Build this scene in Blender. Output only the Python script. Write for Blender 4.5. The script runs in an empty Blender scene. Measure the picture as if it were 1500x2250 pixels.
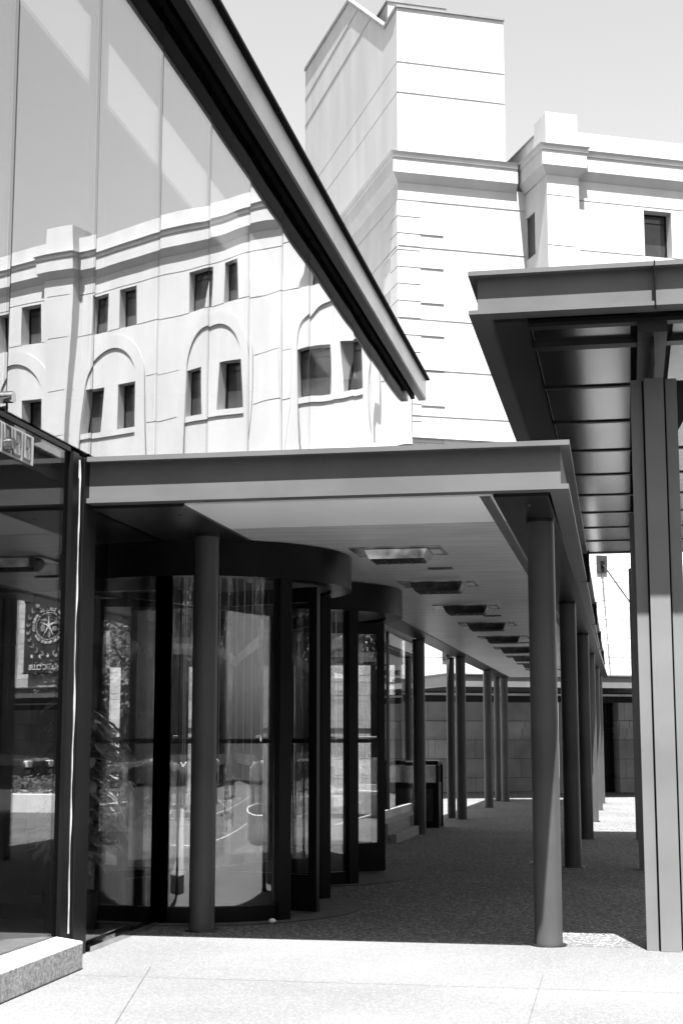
import bpy, bmesh, math, random
from mathutils import Vector, Matrix
R = math.radians
random.seed(7)
scn = bpy.context.scene
COL = scn.collection

# ------------------------------------------------------------------ camera, world, sun, exposure
CAM_H = 1.35
cam_d = bpy.data.cameras.new('camera'); cam = bpy.data.objects.new('camera', cam_d); COL.objects.link(cam)
cam_d.sensor_fit = 'VERTICAL'; cam_d.sensor_height = 36.0; cam_d.lens = 3300 / 2250 * 36.0
cam_d.clip_start = 0.1; cam_d.clip_end = 3000
cam.location = (0, 0, CAM_H); cam.rotation_euler = (R(90 + 8.65), 0, R(10.7))
scn.camera = cam
SUN_EL, SUN_AZ = 68.5, (0.254, -0.967)
w = bpy.data.worlds.new('World'); scn.world = w; w.use_nodes = True
nt = w.node_tree; bg = nt.nodes['Background']
sky = nt.nodes.new('ShaderNodeTexSky'); sky.sky_type = 'NISHITA'; sky.sun_disc = False
sky.sun_elevation = R(SUN_EL); sky.sun_rotation = math.atan2(*SUN_AZ); sky.air_density = 1.0; sky.dust_density = 2.0
bw = nt.nodes.new('ShaderNodeRGBToBW')          # the photograph is black and white
nt.links.new(sky.outputs[0], bw.inputs[0]); nt.links.new(bw.outputs[0], bg.inputs[0]); bg.inputs[1].default_value = 0.075
sd = bpy.data.lights.new('sun', 'SUN'); sun = bpy.data.objects.new('sun', sd); COL.objects.link(sun)
sd.energy = 5.0; sd.angle = R(0.5); sd.color = (1, 1, 1)
ce = math.cos(R(SUN_EL)); sdir = Vector((SUN_AZ[0] * ce, SUN_AZ[1] * ce, math.sin(R(SUN_EL))))
sun.rotation_euler = (-sdir).to_track_quat('-Z', 'Y').to_euler(); sun.location = (10, -20, 40)
vs = scn.view_settings; vs.view_transform = 'Standard'; vs.look = 'None'; vs.gamma = 1; vs.exposure = 2.4
vs.use_curve_mapping = False
scn.cycles.caustics_reflective = False; scn.cycles.caustics_refractive = False
scn.cycles.max_bounces = 12; scn.cycles.transparent_max_bounces = 24; scn.cycles.glossy_bounces = 6

# ------------------------------------------------------------------ materials
def new_mat(name):
    m = bpy.data.materials.new(name); m.use_nodes = True
    return m, m.node_tree, m.node_tree.nodes['Principled BSDF']
def g(v): return (v, v, v, 1)
def node(nt, t, **kw):
    n = nt.nodes.new(t)
    for k, v in kw.items():
        if hasattr(n, k): setattr(n, k, v)
        else: n.inputs[k].default_value = v
    return n
def noisy(name, lo, hi, scale=4, rough=0.6, detail=6, stretch=(1, 1, 1), bump=0.0, bscale=None, metallic=0.0, spec=0.5, pos=(0.35, 0.65)):
    m, nt, b = new_mat(name)
    tc = node(nt, 'ShaderNodeTexCoord'); mp = node(nt, 'ShaderNodeMapping'); mp.inputs['Scale'].default_value = stretch
    nt.links.new(tc.outputs['Object'], mp.inputs[0])
    n = node(nt, 'ShaderNodeTexNoise'); n.inputs['Scale'].default_value = scale; n.inputs['Detail'].default_value = detail
    nt.links.new(mp.outputs[0], n.inputs['Vector'])
    cr = node(nt, 'ShaderNodeValToRGB'); cr.color_ramp.elements[0].position = pos[0]; cr.color_ramp.elements[1].position = pos[1]
    cr.color_ramp.elements[0].color = g(lo); cr.color_ramp.elements[1].color = g(hi)
    nt.links.new(n.outputs[0], cr.inputs[0]); nt.links.new(cr.outputs[0], b.inputs['Base Color'])
    b.inputs['Roughness'].default_value = rough; b.inputs['Metallic'].default_value = metallic; b.inputs['Specular IOR Level'].default_value = spec
    if bump:
        n2 = node(nt, 'ShaderNodeTexNoise'); n2.inputs['Scale'].default_value = bscale or scale * 8; n2.inputs['Detail'].default_value = 4
        nt.links.new(mp.outputs[0], n2.inputs['Vector'])
        bp = node(nt, 'ShaderNodeBump'); bp.inputs['Strength'].default_value = bump; bp.inputs['Distance'].default_value = 0.01
        nt.links.new(n2.outputs[0], bp.inputs['Height']); nt.links.new(bp.outputs[0], b.inputs['Normal'])
    return m
def aggregate(name, lo, hi, scale, joints):
    m, nt, b = new_mat(name)
    tc = node(nt, 'ShaderNodeTexCoord')
    v = node(nt, 'ShaderNodeTexVoronoi'); v.inputs['Scale'].default_value = scale; nt.links.new(tc.outputs['Object'], v.inputs['Vector'])
    sep = node(nt, 'ShaderNodeSeparateColor'); nt.links.new(v.outputs['Color'], sep.inputs[0])
    cr = node(nt, 'ShaderNodeValToRGB'); e = cr.color_ramp.elements
    e[0].position = 0.0; e[0].color = g(lo); e[1].position = 1.0; e[1].color = g(hi)
    k = e.new(0.16); k.color = g(lo + (hi - lo) * 0.20); k = e.new(0.74); k.color = g(lo + (hi - lo) * 0.30)
    nt.links.new(sep.outputs[0], cr.inputs[0])
    n = node(nt, 'ShaderNodeTexNoise'); n.inputs['Scale'].default_value = 0.55; n.inputs['Detail'].default_value = 8; nt.links.new(tc.outputs['Object'], n.inputs['Vector'])
    mr = node(nt, 'ShaderNodeMapRange'); mr.inputs[1].default_value = 0.3; mr.inputs[2].default_value = 0.7; mr.inputs[3].default_value = 0.8; mr.inputs[4].default_value = 1.12
    nt.links.new(n.outputs[0], mr.inputs[0])
    mul = node(nt, 'ShaderNodeMix', data_type='RGBA', blend_type='MULTIPLY'); mul.inputs[0].default_value = 1
    nt.links.new(cr.outputs[0], mul.inputs[6]); nt.links.new(mr.outputs[0], mul.inputs[7])
    nt.links.new(mul.outputs[2], b.inputs['Base Color'])
    b.inputs['Roughness'].default_value = 0.8; b.inputs['Specular IOR Level'].default_value = 0.25
    bp = node(nt, 'ShaderNodeBump'); bp.inputs['Strength'].default_value = 0.8; bp.inputs['Distance'].default_value = 0.010
    nt.links.new(v.outputs['Distance'], bp.inputs['Height']); nt.links.new(bp.outputs[0], b.inputs['Normal'])
    return m
def ashlar(name, lo, hi, bw_, bh, zoff):
    m, nt, b = new_mat(name)
    tc = node(nt, 'ShaderNodeTexCoord'); sp = node(nt, 'ShaderNodeSeparateXYZ'); nt.links.new(tc.outputs['Object'], sp.inputs[0])
    ad = node(nt, 'ShaderNodeMath', operation='ADD'); nt.links.new(sp.outputs[0], ad.inputs[0]); nt.links.new(sp.outputs[1], ad.inputs[1])
    az = node(nt, 'ShaderNodeMath', operation='ADD'); az.inputs[1].default_value = zoff; nt.links.new(sp.outputs[2], az.inputs[0])
    cx = node(nt, 'ShaderNodeCombineXYZ'); nt.links.new(ad.outputs[0], cx.inputs[0]); nt.links.new(az.outputs[0], cx.inputs[1])
    br = node(nt, 'ShaderNodeTexBrick'); nt.links.new(cx.outputs[0], br.inputs['Vector'])
    for k, v in (('Scale', 1), ('Mortar Size', .010), ('Brick Width', bw_), ('Row Height', bh), ('Bias', 0), ('Mortar Smooth', .2)): br.inputs[k].default_value = v
    br.inputs['Color1'].default_value = g(lo); br.inputs['Color2'].default_value = g(hi); br.inputs['Mortar'].default_value = g(lo*.45)
    n = node(nt, 'ShaderNodeTexNoise'); n.inputs['Scale'].default_value = 1.3; n.inputs['Detail'].default_value = 10; nt.links.new(tc.outputs['Object'], n.inputs['Vector'])
    mr = node(nt, 'ShaderNodeMapRange'); mr.inputs[1].default_value = .3; mr.inputs[2].default_value = .7; mr.inputs[3].default_value = .7; mr.inputs[4].default_value = 1.15; nt.links.new(n.outputs[0], mr.inputs[0])
    mul = node(nt, 'ShaderNodeMix', data_type='RGBA', blend_type='MULTIPLY'); mul.inputs[0].default_value = 1
    nt.links.new(br.outputs['Color'], mul.inputs[6]); nt.links.new(mr.outputs[0], mul.inputs[7]); nt.links.new(mul.outputs[2], b.inputs['Base Color'])
    b.inputs['Roughness'].default_value = .85
    return m
def glass(name, r0, tint=1.0, rough=0.0):
    m, nt, b = new_mat(name); nt.nodes.remove(b)
    out = nt.nodes['Material Output']
    geo = node(nt, 'ShaderNodeNewGeometry')
    dot = node(nt, 'ShaderNodeVectorMath', operation='DOT_PRODUCT'); nt.links.new(geo.outputs['Incoming'], dot.inputs[0]); nt.links.new(geo.outputs['Normal'], dot.inputs[1])
    ab = node(nt, 'ShaderNodeMath', operation='ABSOLUTE'); nt.links.new(dot.outputs['Value'], ab.inputs[0])
    om = node(nt, 'ShaderNodeMath', operation='SUBTRACT'); om.inputs[0].default_value = 1; nt.links.new(ab.outputs[0], om.inputs[1])
    pw = node(nt, 'ShaderNodeMath', operation='POWER'); pw.inputs[1].default_value = 5; nt.links.new(om.outputs[0], pw.inputs[0])
    ma = node(nt, 'ShaderNodeMath', operation='MULTIPLY_ADD'); ma.inputs[1].default_value = 1 - r0; ma.inputs[2].default_value = r0; nt.links.new(pw.outputs[0], ma.inputs[0])
    tr = node(nt, 'ShaderNodeBsdfTransparent'); tr.inputs[0].default_value = g(tint)
    gl = node(nt, 'ShaderNodeBsdfGlossy'); gl.inputs['Roughness'].default_value = rough; gl.inputs[0].default_value = g(1)
    mx = node(nt, 'ShaderNodeMixShader'); nt.links.new(ma.outputs[0], mx.inputs[0]); nt.links.new(tr.outputs[0], mx.inputs[1]); nt.links.new(gl.outputs[0], mx.inputs[2])
    nt.links.new(mx.outputs[0], out.inputs['Surface'])
    return m
M = dict(
    stucco=noisy('white_stucco', 0.31, 0.36, 1.1, 0.85, 9, stretch=(1, 1, .22), bump=0.12, bscale=9),
    stone=noisy('limestone', 0.42, 0.62, 0.8, 0.85, 8, bump=0.15, bscale=7),
    ashlar=ashlar('limestone_ashlar', 0.40, 0.62, 1.15, .55, -.27),
    coping=noisy('coping_metal', 0.12, 0.15, 2, 0.5),
    steel=noisy('grey_steel_paint', 0.085, 0.11, 1.6, 0.42, 8, bump=0.03, bscale=30, spec=.25),
    column=noisy('column_steel_paint', 0.045, 0.07, 1.2, 0.40, 8, bump=0.02, bscale=30, spec=.25),
    apron=noisy('smooth_dark_screed', 0.05, 0.08, 9, 0.8),
    matte=noisy('matte_black_metal', 0.004, 0.008, 2, 0.75, spec=.08),
    dark=noisy('black_anodised_metal', 0.004, 0.008, 2, 0.35, spec=.12),
    isteel=noisy('pale_steel_paint', 0.115, 0.15, 1.2, 0.42, 8, bump=0.02, bscale=30, spec=.25),
    heat=noisy('dull_metal', 0.10, 0.5, 7, 0.25, metallic=1.0, bump=0.2, bscale=12),
    eaveweb=noisy('pale_fascia_metal', 0.45, 0.6, 1.2, 0.3, 6),
    brick=noisy('dark_brick', 0.05, 0.09, 3, 0.85),
    beam=noisy('dark_beam_paint', 0.008, 0.016, 1.4, 0.34, 8, bump=0.05, bscale=5, spec=.25),
    frontpanel=noisy('bounce_white_soffit', 0.88, 0.93, 1.1, 0.4, 6),
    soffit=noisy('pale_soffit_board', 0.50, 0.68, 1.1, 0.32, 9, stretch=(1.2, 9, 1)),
    panel=noisy('glossy_soffit_panel', 0.26, 0.34, 1.0, 0.17, 6, metallic=1.0),
    chrome=noisy('polished_metal', 0.45, 0.6, 5, 0.15, metallic=1.0, bump=0.2, bscale=12),
    grille=noisy('dark_grille', 0.02, 0.05, 40, 0.4, metallic=0.6),
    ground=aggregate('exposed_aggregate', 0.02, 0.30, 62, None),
    slab=aggregate('sun_toned_concrete', 0.10, 0.19, 110, None),
    granite=noisy('speckled_granite', 0.15, 0.30, 38, 0.8, 5, bump=0.2, bscale=60),
    asphalt=noisy('asphalt', 0.045, 0.07, 6, 0.85, bump=0.3, bscale=80),
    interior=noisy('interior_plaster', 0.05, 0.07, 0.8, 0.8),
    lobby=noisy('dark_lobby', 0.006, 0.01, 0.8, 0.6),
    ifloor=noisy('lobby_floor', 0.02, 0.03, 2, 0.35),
    ceiling=noisy('interior_ceiling', 0.16, 0.2, 0.8, 0.8),
    caulk=noisy('white_caulk', 0.25, 0.4, 6, 0.6),
    white=noisy('white_paint', 0.6, 0.7, 4, 0.5),
    grey=noisy('mid_grey', 0.06, 0.09, 4, 0.6),
    windowpane=noisy('dark_window_glass', 0.02, 0.07, 0.6, 0.06),
    joint=noisy('dark_joint', 0.05, 0.08, 4, 0.9),
    banner=noisy('black_banner_cloth', 0.015, 0.03, 1.5, 0.7),
    print_=noisy('banner_print', 0.55, 0.65, 3, 0.7),
    printgrey=noisy('banner_print_grey', 0.14, 0.3, 3, 0.7),
    leaf=noisy('leaf', 0.09, 0.26, 6, 0.22),
    hedge=noisy('hedge_leaf', 0.06, 0.18, 5, 0.5),
    bark=noisy('bark', 0.08, 0.14, 6, 0.9, bump=0.4),
    carpaint=noisy('black_car_paint', 0.015, 0.025, 2, 0.12),
    rubber=noisy('rubber', 0.02, 0.03, 8, 0.8),
    lampglass=noisy('lamp_lens', 0.6, 0.7, 3, 0.2),
    plate=noisy('rust_plate', 0.004, 0.012, 8, 0.7, bump=0.4),
    clear=glass('clear_glass', 0.05, 0.97),
    door=glass('door_glass', 0.11, 0.965),
    coated=glass('coated_glass', 0.39, 0.80),
)

# ------------------------------------------------------------------ mesh helpers
class MB:
    def __init__(s): s.bm = bmesh.new()
    def box(s, x0, x1, y0, y1, z0, z1):
        v = [s.bm.verts.new(p) for p in ((x0,y0,z0),(x1,y0,z0),(x1,y1,z0),(x0,y1,z0),(x0,y0,z1),(x1,y0,z1),(x1,y1,z1),(x0,y1,z1))]
        for f in ((0,3,2,1),(4,5,6,7),(0,1,5,4),(1,2,6,5),(2,3,7,6),(3,0,4,7)): s.bm.faces.new([v[i] for i in f])
        return s
    def obox(s, c, ux, uy, hx, hy, z0, z1):       # box on rotated plan axes
        ux = Vector(ux).normalized(); uy = Vector(uy).normalized(); c = Vector(c)
        q = [c - ux*hx - uy*hy, c + ux*hx - uy*hy, c + ux*hx + uy*hy, c - ux*hx + uy*hy]
        return s.prism([(p.x, p.y) for p in q], z0, z1)
    def prism(s, poly, z0, z1):
        a = [s.bm.verts.new((x, y, z0)) for x, y in poly]; b = [s.bm.verts.new((x, y, z1)) for x, y in poly]
        n = len(poly); s.bm.faces.new(a[::-1]); s.bm.faces.new(b)
        for i in range(n): s.bm.faces.new((a[i], a[(i+1) % n], b[(i+1) % n], b[i]))
        return s
    def loft(s, rings, cap=True, closed=True):
        vs_ = [[s.bm.verts.new(p) for p in r] for r in rings]
        n = len(rings[0])
        for a, b in zip(vs_, vs_[1:]):
            for i in range(n if closed else n - 1): s.bm.faces.new((a[i], a[(i+1) % n], b[(i+1) % n], b[i]))
        if cap: s.bm.faces.new(vs_[0][::-1]); s.bm.faces.new(vs_[-1])
        return s
    def ext(s, poly, axis, a0, a1):               # profile extruded along 'x' or 'y' ; poly in the other two axes
        def mk(p, a): return (a, p[0], p[1]) if axis == 'x' else (p[0], a, p[1])
        return s.loft([[mk(p, a0) for p in poly], [mk(p, a1) for p in poly]])
    def cyl(s, x, y, z0, z1, r, n=32, r2=None):
        r2 = r if r2 is None else r2
        return s.loft([[(x + q*math.cos(2*math.pi*i/n), y + q*math.sin(2*math.pi*i/n), z) for i in range(n)] for z, q in ((z0, r), (z1, r2))])
    def lathe(s, x, y, prof, n=24):
        return s.loft([[(x + q*math.cos(2*math.pi*i/n), y + q*math.sin(2*math.pi*i/n), z) for i in range(n)] for q, z in prof])
    def tube(s, pts, r, n=10):
        pts = [Vector(p) for p in pts]; rr = r if isinstance(r, (list, tuple)) else [r]*len(pts); rings = []
        for i, p in enumerate(pts):
            d = (pts[min(i+1, len(pts)-1)] - pts[max(i-1, 0)]).normalized()
            a = d.orthogonal().normalized(); 
            if abs(d.z) < 0.95: a = d.cross(Vector((0,0,1))).normalized()
            b = d.cross(a)
            rings.append([tuple(p + (a*math.cos(2*math.pi*k/n) + b*math.sin(2*math.pi*k/n))*rr[i]) for k in range(n)])
        return s.loft(rings)
    def sweep(s, path, prof):                     # path 2D polyline, profile (outward offset to the right of travel, z)
        P = [Vector(p) for p in path]; rings = []
        for i, p in enumerate(P):
            ds = []
            if i > 0: ds.append((P[i] - P[i-1]).normalized())
            if i < len(P)-1: ds.append((P[i+1] - P[i]).normalized())
            ns = [Vector((d.y, -d.x)) for d in ds]
            m = ns[0] if len(ns) == 1 else (ns[0] + ns[1]) / (1 + ns[0].dot(ns[1]))
            rings.append([(p.x + m.x*o, p.y + m.y*o, z) for o, z in prof])
        return s.loft(rings)
    def arcwall(s, cx, cy, r0, r1, a0, a1, z0, z1, n=16):
        rings = []
        for i in range(n+1):
            a = a0 + (a1-a0)*i/n; c, q = math.cos(a), math.sin(a)
            rings.append([(cx+r0*c, cy+r0*q, z0), (cx+r1*c, cy+r1*q, z0), (cx+r1*c, cy+r1*q, z1), (cx+r0*c, cy+r0*q, z1)])
        return s.loft(rings)
    def build(s, name, mat, parent=None, smooth=None, bevel=0):
        bmesh.ops.recalc_face_normals(s.bm, faces=s.bm.faces)
        me = bpy.data.meshes.new(name); s.bm.to_mesh(me); s.bm.free()
        me.materials.append(M[mat] if isinstance(mat, str) else mat)
        if smooth is not None:
            me.shade_smooth(); me.set_sharp_from_angle(angle=R(smooth))
        o = bpy.data.objects.new(name, me); COL.objects.link(o)
        if parent: o.parent = parent
        if bevel:
            b = o.modifiers.new('bevel', 'BEVEL'); b.width = bevel; b.segments = 2; b.limit_method = 'ANGLE'
        return o
def tag(o, label=None, cat=None, group=None, kind=None):
    for k, v in (('label', label), ('category', cat), ('group', group), ('kind', kind)):
        if v: o[k] = v
    return o
def thing(name, label, cat, loc=(0, 0, 0), rz=0, group=None):
    o = bpy.data.objects.new(name, None); COL.objects.link(o); o.location = loc; o.rotation_euler = (0, 0, rz)
    return tag(o, label, cat, group)
def dup(root, loc, label, rz=None):
    def rec(o, par):
        c = o.copy(); COL.objects.link(c)
        if par: c.parent = par
        for ch in o.children: rec(ch, c)
        return c
    r = rec(root, None); r.location = loc; r['label'] = label
    if rz is not None: r.rotation_euler = (0, 0, rz)
    return r
def relief(name, mat, parent, xs, zs, depth, place, back=None):
    """wall of cells: depth(xc, zc) gives how far each cell stands out (None = opening)"""
    xs = sorted(set(round(x, 4) for x in xs)); zs = sorted(set(round(z, 4) for z in zs)); bm = bmesh.new()
    D = [[depth((xs[i]+xs[i+1])/2, (zs[j]+zs[j+1])/2) for j in range(len(zs)-1)] for i in range(len(xs)-1)]
    def q(*p): bm.faces.new([bm.verts.new(place(*a)) for a in p])
    H = back
    for i in range(len(xs)-1):
        for j in range(len(zs)-1):
            d = D[i][j]; x0, x1, z0, z1 = xs[i], xs[i+1], zs[j], zs[j+1]
            if d is not None: q((x0, d, z0), (x1, d, z0), (x1, d, z1), (x0, d, z1))
            e = d if d is not None else H
            if i+1 < len(xs)-1:
                d2 = D[i+1][j]; e2 = d2 if d2 is not None else H
                if e != e2: q((x1, e, z0), (x1, e2, z0), (x1, e2, z1), (x1, e, z1))
            if j+1 < len(zs)-1:
                d2 = D[i][j+1]; e2 = d2 if d2 is not None else H
                if e != e2: q((x0, e, z1), (x1, e, z1), (x1, e2, z1), (x0, e2, z1))
    bmesh.ops.remove_doubles(bm, verts=bm.verts, dist=0.0005)
    bmesh.ops.recalc_face_normals(bm, faces=bm.faces)
    me = bpy.data.meshes.new(name); bm.to_mesh(me); bm.free(); me.materials.append(M[mat])
    o = bpy.data.objects.new(name, me); COL.objects.link(o); o.parent = parent
    return o
def gz(y): return 0.0 if y < 16 else -0.0045 * (min(y, 60) - 16)     # the forecourt falls gently away from the camera
def sheet(name, x0, x1, ys, lift, mat):
    bm = bmesh.new(); rows = [[bm.verts.new((x, y, gz(y) + lift)) for x in (x0, x1)] for y in ys]
    for a, b in zip(rows, rows[1:]): bm.faces.new((a[0], a[1], b[1], b[0]))
    me = bpy.data.meshes.new(name); bm.to_mesh(me); bm.free(); me.materials.append(M[mat])
    o = bpy.data.objects.new(name, me); COL.objects.link(o); return tag(o, kind='structure')

# ------------------------------------------------------------------ ground
sheet('ground', -600, 600, (-600, 16, 60, 900), -0.004, 'asphalt')  # dark asphalt out of view, added to cut light bounced off the ground
sheet('forecourt', -40, 9, (5.6, 10.38), 0, 'slab')  # sunlight put into colour: paler than the walkway, split at canopy shadow line
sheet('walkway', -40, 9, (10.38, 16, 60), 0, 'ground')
pav = MB()
for (xa, ya, xb, yb, w_) in ((-1.178, 10.38, -1.262, 17.25, .012), (-1.262, 17.25, -1.3, 37, .010), (-.5, 5.7, -.528, 9.1, .002), (-2.2, 6, -2.87, 9.0, .002),
                             (-3.4, 10.38, 3, 10.38, .004), (-3.2, 8.6, .9, 8.61, .003), (-2.9, 17.25, 0.1, 17.27, .008), (-2.9, 24.6, 0.2, 24.6, .010), (-2.9, 31, 0.2, 31, .010)):
    d = (Vector((xb, yb)) - Vector((xa, ya))).normalized(); n_ = Vector((-d.y, d.x)) * w_
    q = [(xa - n_.x, ya - n_.y), (xb - n_.x, yb - n_.y), (xb + n_.x, yb + n_.y), (xa + n_.x, ya + n_.y)]
    pav.bm.faces.new([pav.bm.verts.new((x, y, gz(y) + .004)) for x, y in q])
tag(pav.build('paving_joint', 'joint'), kind='structure')

# ------------------------------------------------------------------ glass hall on the left (glass plane x = GX)
GX, GTOP, GEND = -3.48, 7.15, 24.9
hall = thing('glass_hall', 'tall glass-walled hall with dark overhanging eave on the left, its panes mirroring the white facade', 'building', (GX, 16, 0))
OFF = Vector((GX, 16, 0))
class HB(MB):                                      # parts given in world coordinates, stored under the hall
    def build(s, *a, **k):
        for v in s.bm.verts: v.co -= OFF
        return MB.build(s, *a, **k)
mull = [9.40 + 1.413*k for k in range(-10, 12)]
def pane(y0, y1, z0, z1, mat, seed, amp, name='glass_pane'):
    rnd = random.Random(seed); h = HB(); ny, nz = 8, 24
    ty, tz = rnd.uniform(-1, 1)*amp*.55, rnd.uniform(-1, 1)*amp*.5
    ph = [rnd.uniform(0, 6.28) for _ in range(4)]
    def off(u, v):
        return (ty*(u-.5)*1.4 + tz*(v-.5) + amp*.45*math.sin(math.pi*u)*math.sin(2.2*math.pi*v + ph[0]) + amp*.10*math.sin(2*math.pi*u + ph[1])*math.cos(3*math.pi*v + ph[2])
                + amp*.5*math.sin(1.3*math.pi*v + ph[3]))
    for sx in (0, 1):
        gr = [[h.bm.verts.new((GX - .012*sx + off(i/ny, j/nz), y0 + (y1-y0)*i/ny, z0 + (z1-z0)*j/nz)) for j in range(nz+1)] for i in range(ny+1)]
        for i in range(ny):
            for j in range(nz):
                f = (gr[i][j], gr[i+1][j], gr[i+1][j+1], gr[i][j+1]); h.bm.faces.new(f if sx == 0 else f[::-1])
    for v in h.bm.verts: v.co -= OFF
    me = bpy.data.meshes.new(name); h.bm.to_mesh(me); h.bm.free(); me.materials.append(M[mat]); me.shade_smooth()
    o = bpy.data.objects.new(name, me); COL.objects.link(o); o.parent = hall
for k, y in enumerate(mull):
    y1 = mull[k+1] if k+1 < len(mull) else GEND
    if y1 - y > .2: pane(y + .008, y1 - .008, 3.24, GTOP, 'coated', 100 + k, .0032)
    HB().box(GX - .03, GX - .004, y - .008, y + .008, 3.2, GTOP).build('mullion', 'dark', hall)
h = HB().box(GX - .06, GX + .012, mull[0], 9.0, 3.185, 3.215); h.build('transom', 'dark', hall)
HB().box(GX - .06, GX + .012, 9.6, GEND, 3.2, 3.24).build('transom', 'dark', hall)
HB().box(GX - .15, GX, GEND, GEND + .06, 0, GTOP).build('end_post', 'dark', hall)
# lower glazing left of the corner post, and the pane beside the first door
HB().box(GX - .012, GX, -4.7, 9.0, .12, 3.18).build('lower_glass', 'clear', hall)
HB().box(GX - .012, GX, 9.50, 11.06, .07, 3.16).build('lower_glass', 'clear', hall)
HB().box(-5.6, GX - .02, 11.10, 11.16, 2.50, 2.60).build('side_screen', 'dark', hall); HB().box(-5.6, GX - .02, 11.10, 11.16, .0, .12).build('side_screen', 'dark', hall)
HB().box(-5.6, GX - .02, 11.124, 11.136, .121, 2.499).build('side_glass', 'clear', hall); HB().box(GX - .05, GX + .02, 11.06, 11.099, 0, 3.19).build('door_jamb', 'dark', hall)
h = HB().box(GX - .04, GX + .035, 9.52, 11.15, 0.0, .035); h.build('floor_track', 'chrome', hall)
post = HB().box(GX - .10, GX + .02, 9.24, 9.48, 0, 3.19).build('corner_post', 'dark', hall, bevel=.006)
HB().box(GX - .05, GX + .03, 9.00, 9.10, .02, 3.19).build('pane_frame', 'dark', hall)
cb = HB()
zz = [.16 + i*.06 for i in range(51)]
cb.tube([(GX + .012 + .003*math.sin(z*9), 9.165 + .006*math.sin(z*5.3) + .003*math.sin(z*23), z) for z in zz], [.008 + .002*math.sin(z*17) for z in zz], 6)
cb.build('caulk_bead', 'caulk', hall)
HB().box(GX - .03, GX + .008, 9.10, 9.24, .02, 3.19).build('post_infill', 'dark', hall)
# glass between the doors and beyond the second door
HB().box(GX - .012, GX, 16.5, GEND, .35, 2.95).build('lower_glass', 'clear', hall)
for y in (16.45, 19.3, 22.1): HB().box(GX - .05, GX + .02, y - .03, y + .03, 0, 3.2).build('door_jamb', 'dark', hall)
HB().box(GX - .05, GX + .02, 13.42, 13.98, 0, 3.2).build('door_jamb', 'dark', hall)
HB().box(GX - .05, GX + .02, 16.48, GEND, 2.95, 3.2).build('head_rail', 'dark', hall)
HB().box(GX - .05, GX + .03, 16.48, GEND, .0, .35).build('sill_wall', 'stone', hall)
# eave: web and flanges like the canopies, and a dark channel under it
HB().box(GX+.212, GX+.245, -6, 24.92, 7.12, 7.438).build('eave_fascia', 'eaveweb', hall)
HB().box(GX+.20, GX+.305, -6, 24.92, 7.44, 7.475).build('eave_flange', 'matte', hall)
HB().ext([(GX-.02, 7.15), (GX+.03, 7.15), (GX+.03, 7.40), (GX-.02, 7.40)], 'y', -6, 25.02).build('head_frame', 'matte', hall)
HB().ext([(GX+.09, 7.13), (GX+.21, 7.13), (GX+.21, 7.40), (GX+.09, 7.40)], 'y', -6, 25.08).build('eave_soffit', 'beam', hall)
HB().ext([(GX+.03, 7.3), (GX+.09, 7.3), (GX+.09, 7.40), (GX+.03, 7.40)], 'y', -6, 25.02).build('eave_channel', 'matte', hall)
for y in (10.2, 13.6, 17, 20.4, 23.8):
    HB().box(GX+.2, GX+.309, y, y+.012, 7.437, 7.479).build('eave_joint', 'dark', hall)
# roof with a long slot skylight, upper room, lobby
HB().box(-4.30, GX+.21, -6, 25.0, 7.40, 7.45).build('roof', 'ceiling', hall)
HB().box(-14, -4.78, -6, 25.0, 7.40, 7.45).build('roof', 'ceiling', hall)
for y0 in (-6, 10.9, 25.0):
    HB().box(-4.78, -4.30, y0 - .6, y0, 7.40, 7.45).build('roof', 'ceiling', hall)
HB().box(-14, -13.9, -6, 25.0, 0, 7.4).build('back_wall', 'interior', hall)
HB().box(-13.9, GX - .1, 24.9, 25.0, 3.2, 7.4).build('end_wall', 'interior', hall)
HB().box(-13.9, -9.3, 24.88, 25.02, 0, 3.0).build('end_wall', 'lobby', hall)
for xa, xb in ((-9.29, -8.81), (-8.32, -8.0), (-7.78, -7.41), (-7.2, -6.95), (-6.74, -6.65), (-6.5, -6.2), (-5.5, -5.3), (-4.6, -4.5), (-3.8, -3.7)): HB().box(xa, xb, 24.88, 25.02, 0, 3.0).build('end_mullion', 'dark', hall)
HB().box(-9.29, GX - .2, 24.94, 24.952, .15, 2.9).build('end_glass', 'clear', hall)
HB().box(-13.9, GX - .2, 24.9, 25.0, 0, .15).build('end_rail', 'dark', hall); HB().box(-13.9, GX - .2, 24.9, 25.0, 2.6, 3.0).build('end_rail', 'dark', hall)
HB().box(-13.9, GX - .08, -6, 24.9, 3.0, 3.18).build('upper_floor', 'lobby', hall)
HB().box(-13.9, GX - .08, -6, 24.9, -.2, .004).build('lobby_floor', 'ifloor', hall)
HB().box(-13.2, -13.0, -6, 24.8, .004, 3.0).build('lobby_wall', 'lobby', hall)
HB().cyl(-4.2, 11.3, 3.18, 7.4, .08, 24).build('interior_column', 'column', hall, smooth=40)
HB().cyl(-4.2, 4.6, 3.18, 7.4, .08, 24).build('interior_column', 'column', hall, smooth=40)
for y in (6.2, 13, 20): HB().cyl(-5.2, y, .004, 3.0, .12, 20).build('lobby_column', 'lobby', hall, smooth=40)
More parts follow.
